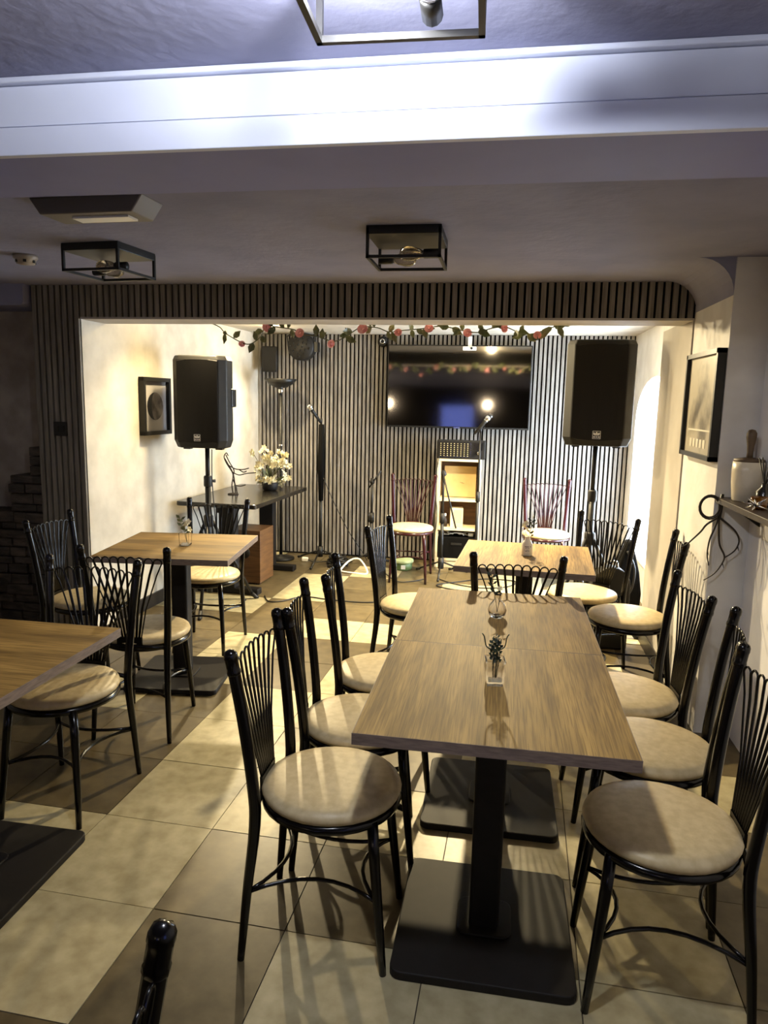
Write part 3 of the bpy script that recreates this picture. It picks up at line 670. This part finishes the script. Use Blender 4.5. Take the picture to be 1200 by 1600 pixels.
# torchiere
t = thing('floor_lamp', 'tall black uplighter floor lamp with shallow bowl in left corner', 'floor lamp', (-2.085, 6.56, 0))
obj('base', MB().lathe([(.13, 0), (.13, .018), (.03, .03), (.016, .05)], 24), M_black, t)
obj('pole', MB().tube([(0, 0, .04), (0, 0, 1.63)], .0165, 10), M_black, t)
obj('bowl', MB().lathe([(.015, 1.645), (.06, 1.655), (.115, 1.685), (.155, 1.73), (.15, 1.732), (.11, 1.69), (.0, 1.665)], 28), M_black, t)
obj('fitting', MB().lathe([(.02, 1.60), (.024, 1.615), (.024, 1.64), (.016, 1.648)], 12).lathe([(.018, 1.10), (.02, 1.105), (.02, 1.115), (.018, 1.12)], 12), M_chrome, t)

# black side table on the stage with things on and under it
t = thing('black_table', 'black pedestal side table along the cream stage wall', 'table', (-2.115, 5.72, 0), -.049)
obj('tabletop', MB().prism(rounded(.66, 1.24, .03), .715, .75), M_blacktop, t, bevel=.006)
for y_ in (-.42, .42):
    obj('column', MB().box((.02, y_, .375), (.13, .09, .66)), M_base, t, bevel=.006)
    obj('foot_bar', MB().box((.02, y_, .025), (.52, .09, .05)), M_base, t, bevel=.008)
obj('apron', MB().box((0, 0, .685), (.10, 1.0, .06)), M_base, t)
t = thing('cajon_box', 'brown veneered box standing under the black side table', 'box', (-2.08, 5.72, 0), -.05)
obj('shell', MB().bx(-.14, .14, -.15, .15, .012, .46), M_brown, t, bevel=.004)
obj('sound_hole', MB().lathe([(.05, 0), (.05, .003), (0, .003)], 20, (0, -.15, .27), axis=RX(PI/2)), M_black, t)
for a in (-1, 1):
    for b_ in (-1, 1): obj('foot', MB().box((a*.11, b_*.12, .006), (.03, .03, .012)), M_black, t)
t = thing('flower_pot', 'dense pot of cream blossoms on far end of black table', 'flowers', (-2.00, 5.98, .75))
obj('pot', MB().lathe([(.05, 0), (.065, .01), (.072, .07), (.066, .075), (.06, .05), (0, .05)], 18), M_base, t)
s = MB(); heads = []
for k in range(38):
    a = k*2.399; r_ = .035+.12*math.sqrt((k % 13)/13); z_ = .04+.25*abs(math.sin(k*1.7))+.04*math.cos(k)
    q = Vector((r_*math.cos(a)*1.0, r_*math.sin(a)*.8, z_)); heads.append(q); s.tube([(0, 0, .05), q*.5+Vector((0, 0, .04)), q], .0025, 4)
for x_, z_ in ((.14, .33), (.17, .30), (.12, .27), (.19, .22), (.15, .16), (.10, .34), (.17, .10), (-.02, .36), (-.05, .33), (.01, .32)):
    q = Vector((x_, -.02, z_)); heads.append(q); s.tube([(0, 0, .05), Vector((x_*.4, 0, z_*.6)), q], .0025, 4)
obj('stem', s, M_stem, t)
fm = MB()
for k in range(2):
    blossom(fm, (0, -.004*k, 0), .034-.01*k, 5, Vector((0, -1, .2)))
fm.ball((0, -.008, 0), .007, 6)
fme = fm.mesh('blossom', M_petal)
for i, q in enumerate(heads):
    for j in range(2):
        o = link('blossom', fme, t, q+Vector((random.uniform(-.018, .018), random.uniform(-.02, .0), random.uniform(-.018, .018))))
        o.rotation_euler = (random.uniform(-.9, .6), random.uniform(0, 6), random.uniform(-1, 1)); s_ = random.uniform(.7, 1.05); o.scale = (s_,)*3
lf = MB()
for k in range(14):
    a = k*2.1; p = Vector((0, 0, .06)); d_ = Vector((math.cos(a), math.sin(a), .5+.5*(k % 3))).normalized(); w_ = d_.orthogonal().normalized()*.02
    lf.add([p, p+d_*.09+w_, p+d_*.17, p+d_*.09-w_], [(0, 1, 2, 3)])
obj('foliage', lf, M_leaf, t)
t = thing('twig_ornament', 'curled dark twig ornament standing beside the cream blossoms', 'ornament', (-2.20, 5.62, .75))
tw = MB()
for P in ([(0, 0, 0), (-.01, 0, .08), (.0, 0, .17), (-.05, 0, .25), (-.075, 0, .31), (-.055, 0, .345), (-.04, 0, .32)], [(.02, 0, 0), (.012, .01, .09), (.0, 0, .18), (-.045, .01, .25), (-.07, .0, .30)],
          [(-.01, 0, .19), (.05, 0, .165), (.12, 0, .18), (.2, 0, .19)], [(-.05, 0, .25), (.02, 0, .215), (.09, 0, .212), (.14, 0, .225)], [(.01, 0, .08), (.06, 0, .072), (.11, 0, .085)], [(.03, .01, 0), (.025, .01, .06), (-.005, .01, .13), (.01, 0, .2), (-.03, 0, .27), (-.06, 0, .33)], [(.04, 0, 0), (.03, -.01, .05), (.015, 0, .1)], [(.05, 0, .213), (.09, 0, .19), (.12, 0, .20)]):
    tw.tube(spline(P, 4), .0048, 5)
obj('branch', tw, M_twig, t)
obj('foot', MB().lathe([(.045, 0), (.045, .008), (.012, .014)], 14), M_twig, t)

# shelf unit, mixer and contents
t = thing('shelf_unit', 'narrow open cream shelf unit under the television', 'shelf unit', (-.386, 6.73, 0))
X0, X1 = -.2, .2
for a, b_ in ((X0, X0+.022), (X1-.022, X1)): obj('side_panel', MB().bx(a, b_, -.13, .13, 0, 1.03), M_cream, t)
for z_ in (.07, .36, .635, 1.008): obj('shelf', MB().bx(X0+.022, X1-.022, -.13, .125, z_, z_+.022), M_cream, t)
obj('back_panel', MB().bx(X0+.022, X1-.022, .122, .13, .07, 1.02), M_brown, t)
obj('plinth', MB().bx(X0+.022, X1-.022, -.12, -.10, 0, .07), M_cream, t)
t = thing('cardboard_sheet', 'flat pale board leaning inside the top shelf compartment', 'board', (-.38, 6.72, .657), 0)
obj('sheet', MB().box((0, .03, .15), (.30, .012, .29), RX(-.12)), mat('tan_board', srgb(205, 176, 120), .7, c2=srgb(186, 156, 100), scale=5), t)
ms = MB()
for q in ((-.03, .1, .06), (.05, .07, .05), (.02, .14, .04)): ms.box((q[0], .02+.0, q[1]), (q[2], .004, .003), RX(-.12) @ RY(q[1]*6-.6))
obj('scribble', ms, M_stem, t)
t = thing('cream_carton', 'upright cream carton on the middle shelf under the television', 'box', (-.40, 6.70, .382), .15)
obj('carton', MB().bx(-.06, .06, -.04, .04, 0, .185), M_cream, t, bevel=.003); obj('label_panel', MB().bx(-.03, .045, -.042, -.0395, .04, .165), mat('card_print', srgb(206, 186, 146), .6), t)
t = thing('spray_bottle', 'small dark bottle beside the cream carton on middle shelf', 'bottle', (-.505, 6.68, .382))
obj('bottle', MB().lathe([(.022, 0), (.024, .06), (.012, .085), (.01, .1)], 12), M_dkwood, t); obj('cap', MB().lathe([(.012, .1), (.012, .125), (0, .127)], 10), M_whitep, t)
t = thing('storage_box', 'black storage box filling the lowest shelf compartment', 'box', (-.386, 6.72, .092))
obj('box', MB().bx(-.17, .17, -.12, .1, 0, .2), M_felt, t, bevel=.006); obj('handle', MB().bx(-.05, .05, -.126, -.119, .13, .15), M_plastic, t)
t = thing('white_cable_coil', 'tangled white cable lying on the black storage box', 'cable', (-.386, 6.68, .296))
wc = []
for k in range(60): a = k*.55; wc.append((.12*math.cos(a*.31)+.03*math.cos(a), .04*math.sin(a*.7), .012+.012*math.sin(a*1.3)+.012))
obj('lead', MB().tube(spline(wc, 3), .005, 6), M_whitep, t); obj('plug', MB().box((.13, -.02, .02), (.05, .03, .03)), M_whitep, t, bevel=.005)
t = thing('audio_mixer', 'black audio mixer with rows of pale knobs on top of shelf unit', 'mixer', (-.375, 6.66, 1.031))
R = RX(-.30)
obj('case', MB().bx(-.222, .222, -.05, .09, 0, .17), M_plastic, t, bevel=.005)
pn = MB().bx(-.205, .205, -.056, -.049, .012, .158); obj('panel', pn, M_base, t)
kn = MB()
for c in range(9):
    for r_ in range(7):
        kn.box((-.185+.031*c, -.058, .03+.0185*r_), (.008, .01, .007))
o = obj('knobs', kn, mat('pale_knob', srgb(206, 190, 140), .4), t); o['kind'] = 'stuff'
obj('meter', MB().bx(.115, .195, -.058, -.052, .085, .15), M_blacktop, t); obj('dial', MB().lathe([(.018, 0), (.016, .012), (0, .013)], 16, (.165, -.056, .06), axis=RX(PI/2)), M_chrome, t)
obj('fader_strip', MB().bx(-.2, .07, -.058, -.053, .018, .022).bx(.088, .092, -.058, -.053, .03, .15), M_chrome, t)

# microphone stands and microphones
def micstand(loc, top, label, spread=.3, a0=0., r=.011, boom=None, thick=0, low=.0):
    t = thing('microphone_stand', label, 'microphone stand', loc, 0, 'microphone stands')
    obj('pole', MB().tube([(0, 0, .07), (0, 0, top*.55)], r*1.25, 10).tube([(0, 0, top*.53), (0, 0, top)], r*.85, 10), M_black, t)
    obj('clutch', MB().tube([(0, 0, top*.52), (0, 0, top*.52+.09)], [r*1.9, r*1.6], 10), M_plastic, t)
    obj('hub', MB().tube([(0, 0, .06), (0, 0, .16)], r*2.2, 10), M_plastic, t)
    for k in range(3):
        a = a0+2*PI*k/3; u = Vector((math.cos(a), math.sin(a), 0))
        l = obj('leg', MB().tube([u*.015+Vector((0, 0, .12)), u*spread+Vector((0, 0, .014))], .008, 7), M_black, t)
        obj('rubber_foot', MB().tube([u*(spread-.03)+Vector((0, 0, .022)), u*(spread+.012)+Vector((0, 0, .011))], .011, 7), M_plastic, l)
    if thick: obj('sleeve', MB().tube([(0.005, -.01, top*.45), (.006, -.012, top*.7), (.006, -.01, top-.02)], [.022, .034, .026], 10), M_felt, t)
    if boom:
        b = obj('boom_arm', MB().tube([boom[0], boom[1]], .0075, 8), M_black, t); obj('boom_clamp', MB().ball((0, 0, top), .026, 10), M_plastic, b)
    obj('mic_clip', MB().tube([(0, 0, top-.01), (0, -.012, top+.03)], [.011, .015], 8), M_plastic, t)
    return t
def mic(loc, d, label):
    t = thing('microphone', label, 'microphone', loc, 0, 'hand microphones'); d = Vector(d).normalized()
    obj('body', MB().tube([(0, 0, 0), d*.13, d*.15], [.012, .017, .018], 12), M_plastic, t)
    obj('grille_head', MB().ball(d*.175, .027, 12), M_chrome, t, label='silver mesh head')
    obj('collar', MB().tube([d*.148, d*.156], .022, 12), M_chrome, t)
micstand((-1.675, 6.50, 0), 1.34, 'straight microphone stand with thick black sleeve, left of stage', .30, -1.6, .012, thick=1)
mic((-1.675, 6.475, 1.34), (-.5, -.35, .8), 'silver-headed microphone on the sleeved stand at left of stage')
micstand((-1.185, 6.52, 0), .80, 'short folded microphone stand left of the burgundy chair', .22, .9, .014, boom=((-.03, 0, .74), (.085, -.03, .905)))
micstand((-.50, 6.30, 0), .92, 'microphone stand with drooping boom before shelf unit', .26, -1.57, .012, boom=((-.012, -.02, .95), (.125, -.03, .44)))
micstand((-.195, 6.36, 0), 1.30, 'tall microphone stand holding mic in front of the television', .27, -1.57, .011)
mic((-.245, 6.33, 1.28), (.62, -.1, .78), 'silver-headed microphone angled in front of television screen')

# things on the stage floor
t = thing('green_tub', 'pale green lidded tub on floor beneath burgundy chair', 'tub', (-.865, 6.44, 0))
obj('tub', MB().lathe([(.078, 0), (.085, .01), (.09, .07), (.0, .07)], 24), mat('green_tub', srgb(92, 116, 70), .5), t)
obj('lid', MB().lathe([(.096, .07), (.098, .076), (.098, .092), (.09, .097), (0, .097)], 24), mat('pale_green_lid', srgb(190, 204, 150), .45), t)
obj('sticker', MB().bx(-.005, .035, -.0905, -.086, .018, .055), M_whitep, t)
t = thing('coiled_cable', 'coil of black cable on the stage floor left of green tub', 'cable', (-1.475, 6.38, 0))
cc = []
for k in range(90): a = k*.42; cc.append(((.085+.014*math.sin(k*.9))*math.cos(a), (.085+.014*math.sin(k*.9))*math.sin(a), .012+.0011*k+.006*math.sin(k*1.9)))
obj('coil', MB().tube(cc, .010, 6), M_cable, t)
t = thing('white_hoop', 'pale looped cable lying on the stage floor beside black coil', 'cable', (-1.28, 6.22, 0))
obj('loop', MB().tube(spline([(-.13, -.04, .008), (.0, -.08, .008), (.13, -.06, .008), (.06, .04, .09), (-.0, .06, .11), (-.07, .04, .08), (-.13, -.04, .010)], 6), .009, 6), M_whitep, t)
t = thing('power_plug', 'white power plug on floor at foot of sleeved stand', 'plug', (-1.83, 6.52, 0))
obj('plug', MB().box((0, 0, .02), (.06, .04, .04)), M_whitep, t, bevel=.008); obj('lead', MB().tube(spline([(.03, 0, .016), (.1, -.03, .006), (.2, .02, .006), (.27, -.02, .006)], 5), .005, 6), M_cable, t)
def cable(P, label, r=.005):
    tag(obj('floor_cable', MB().tube(spline([(x_, y_, z_) for x_, y_, z_ in P], 6), r, 6), M_cable), label, 'cable', 'black cables on the floor')
cable([(-1.80, 5.24, .006), (-1.72, 5.10, .006), (-1.62, 5.13, .006), (-1.50, 5.29, .006), (-1.30, 5.26, .006), (-1.02, 5.24, .006), (-.80, 5.33, .006), (-.55, 5.45, .006)], 'black cable crossing pale tiles from left loudspeaker stand')
cable([(-1.10, 6.40, .006), (-1.0, 6.22, .006), (-.85, 5.95, .006), (-.72, 5.98, .006), (-.63, 6.08, .006)], 'black cable curling below burgundy chair to shelf stand')
cable([(-.50, 6.12, .006), (-.35, 5.98, .006), (-.12, 5.90, .006), (.1, 6.0, .006), (.16, 6.2, .006), (-.1, 6.22, .006), (-.3, 6.08, .006), (-.5, 5.9, .006), (-.3, 5.78, .006), (.0, 5.8, .006)], 'tangle of black cable behind the small far table')
cable([(-2.0, 4.72, 1.19), (-2.01, 4.74, .95), (-1.99, 4.75, .6), (-2.0, 4.80, .2), (-1.98, 4.86, .006), (-1.9, 5.1, .006)], 'black lead hanging from back of the left loudspeaker', .004)
cable([(-.57, 6.60, 1.05), (-.60, 6.55, .8), (-.57, 6.53, .5), (-.60, 6.52, .2), (-.62, 6.5, .006)], 'black lead dropping from left end of mixer', .004)
cable([(-1.64, 6.47, .82), (-1.55, 6.5, .6), (-1.42, 6.6, .3), (-1.30, 6.66, .1), (-1.25, 6.68, .006)], 'black lead slanting from sleeved stand down to the coil', .004)
t = thing('gig_bag', 'tall black soft bag leaning beside the arched window', 'bag', (.93, 5.28, 0), .2)
g = MB(); prof = [(-.09, .0), (.10, 0), (.11, .2), (.085, .36), (.045, .50), (.02, .60), (-.02, .585), (-.06, .45), (-.09, .25)]
g.prism(prof, -.045, .045, Matrix(((1, 0, 0), (0, 0, 1), (0, 1, 0)))); obj('bag', g, M_felt, t, bevel=.015)
obj('strap', MB().tube(spline([(-.02, -.05, .52), (.03, -.075, .4), (.02, -.075, .25), (-.03, -.05, .15)], 5), .008, 6), M_plastic, t)
t = thing('rounded_case', 'low black case with rounded top behind far right chair', 'case', (.72, 4.62, 0), .1)
g = MB(); pf = [(-.12, 0), (.12, 0), (.12, .42)]+[(.12*math.cos(PI*k/10), .42+.12*math.sin(PI*k/10)) for k in range(1, 10)]+[(-.12, .42)]
g.prism(pf, -.05, .05, Matrix(((1, 0, 0), (0, 0, 1), (0, 1, 0)))); obj('shell', g, M_plastic, t, bevel=.012)
obj('handle', MB().tube(spline([(-.04, 0, .53), (-.03, 0, .565), (.03, 0, .565), (.04, 0, .53)], 4), .008, 6), M_chrome, t)

# ------------------------------------------------------------------ right wall: shelf and its things
t = thing('wall_shelf', 'dark wooden shelf on the right wall beside the picture', 'shelf', (1.055, 2.60, 1.135))
obj('board', MB().bx(-.085, .075, -.88, .83, -.012, .014), M_dkwood, t, bevel=.002)
for y_ in (.72, -.2): obj('bracket', MB().prism([(.075, -.012), (-.05, -.012), (.075, -.10)], y_-.012, y_+.012, Matrix(((1, 0, 0), (0, 0, 1), (0, 1, 0)))), M_base, t)
t = thing('stone_jar', 'pale stone mortar jar with wooden pestle handle on wall shelf', 'jar', (1.062, 3.315, 1.149))
obj('jar', MB().lathe([(.052, 0), (.056, .004), (.064, .08), (.066, .135), (.064, .172), (.058, .172), (.056, .12), (.045, .02), (0, .015)], 28), M_jar, t)
obj('lid', MB().lathe([(.062, .172), (.062, .182), (.02, .190), (0, .191)], 24), M_cork, t)
obj('pestle', MB().lathe([(.014, .185), (.013, .21), (.015, .24), (.021, .275), (.021, .295), (.013, .309), (0, .312)], 16), M_cork, t)
t = thing('reed_diffuser', 'black reed diffuser bottle on wall shelf at the right edge', 'diffuser', (1.085, 3.165, 1.149))
obj('bottle', MB().lathe([(.03, 0), (.034, .01), (.034, .06), (.014, .08), (.014, .095)], 16), M_blacktop, t)
for k in range(7):
    a = k*.9; obj('reed', MB().tube([(0, 0, .03), (.004*math.cos(a), .004*math.sin(a), .095), (.032*math.cos(a), .045*math.sin(a)-.005, .20)], .0028, 5), M_black, t)
t = thing('amber_glass', 'amber glass tealight holder on wall shelf near the silver star', 'candle holder', (1.03, 3.05, 1.149))
obj('glass', MB().lathe([(.024, 0), (.03, .01), (.034, .05), (.031, .05), (.027, .012), (0, .008)], 18), M_amber, t)
obj('candle', MB().lathe([(.018, .009), (.018, .022), (0, .023)], 14), M_cream, t)
t = thing('silver_star', 'spiky silver star ornament lying on the wall shelf edge', 'ornament', (1.0, 3.0, 1.149))
st = MB()
for k in range(9):
    a = k*2*PI/9; u = Vector((math.cos(a), math.sin(a), .55*((k % 3)-.6))).normalized(); st.tube([Vector((0, 0, .022)), Vector((0, 0, .022))+u*.022, Vector((0, 0, .022))+Vector((u.x, u.y, max(u.z, -.35)))*.05], [.006, .0045, .0008], 5)
st.ball((0, 0, .022), .009, 8)
obj('spikes', st, M_chrome, t)
t = thing('crystal_stone', 'small clear crystal on wall shelf in front of stone jar', 'ornament', (1.035, 3.15, 1.149))
obj('stone', MB().lathe([(.016, 0), (.02, .008), (.016, .02), (.004, .032), (0, .033)], 6, smooth=False), M_glass, t)
t = thing('twig_bundle', 'bare dark twigs tied in a ring hanging from shelf end', 'decoration', (.985, 3.40, 1.11))
for r_, dz in ((.052, 0), (.045, .004)):
    obj('ring', MB().tube([(-.045+r_*.9*math.cos(2*PI*k/20), -.012+dz, -.005+r_*1.05*math.sin(2*PI*k/20)) for k in range(20)], .004, 6, closed=True), M_twig, t)
obj('binding', MB().tube([(.006, 0, .055), (.003, .0, .01), (0, 0, -.06)], [.007, .011, .009], 8), M_black, t)
for P in ([(0, 0, -.05), (-.05, -.004, -.085), (-.075, -.008, -.12), (-.115, -.01, -.165), (-.135, -.012, -.185), (-.155, -.012, -.195)], [(0, 0, -.05), (-.018, -.012, -.10), (-.035, -.014, -.155), (-.04, -.014, -.22), (-.028, -.01, -.275)],
          [(0, 0, -.05), (.004, -.006, -.13), (.012, -.01, -.18), (.035, -.01, -.225), (.03, -.01, -.26), (.0, -.01, -.31), (-.045, -.012, -.345)], [(0, 0, -.05), (.045, -.01, -.085), (.075, -.014, -.115), (.09, -.016, -.155), (.075, -.014, -.20), (.035, -.012, -.235)]):
    q = spline(P, 4); w = MB().tube(q, [.0055-.003*i/len(q) for i in range(len(q))], 5); e = q[len(q)*2//3]
    w.tube([e, e+Vector((.006, -.004, -.022))], [.003, .001], 5); obj('twig', w, M_twig, t)

# wall of stacked slate beside the left pier
t = thing('slate_hearth', 'stepped dark stacked slate hearth left of the slatted pier', 'fireplace', (-3.16, 4.2, 0))
z_ = 0; row = 0
steps = [(.78, -.29), (1.0, .02), (1.2, .165)]
while z_ < 1.19:
    h_ = random.uniform(.045, .075); x0 = next(s[1] for s in steps if z_ < s[0]-.02)
    x_ = x0
    while x_ < .283:
        w_ = min(random.uniform(.09, .2), .285-x_)
        if .285-x_-w_ < .05: w_ = .285-x_
        dd = random.uniform(-.015, .02)
        if w_ > .02: obj('stone', MB().box((x_+w_/2, .02+dd/2, z_+h_/2), (w_-.004, .2-dd, h_-.004)), M_slate, t, bevel=.006)
        x_ += w_
    z_ += h_; row += 1
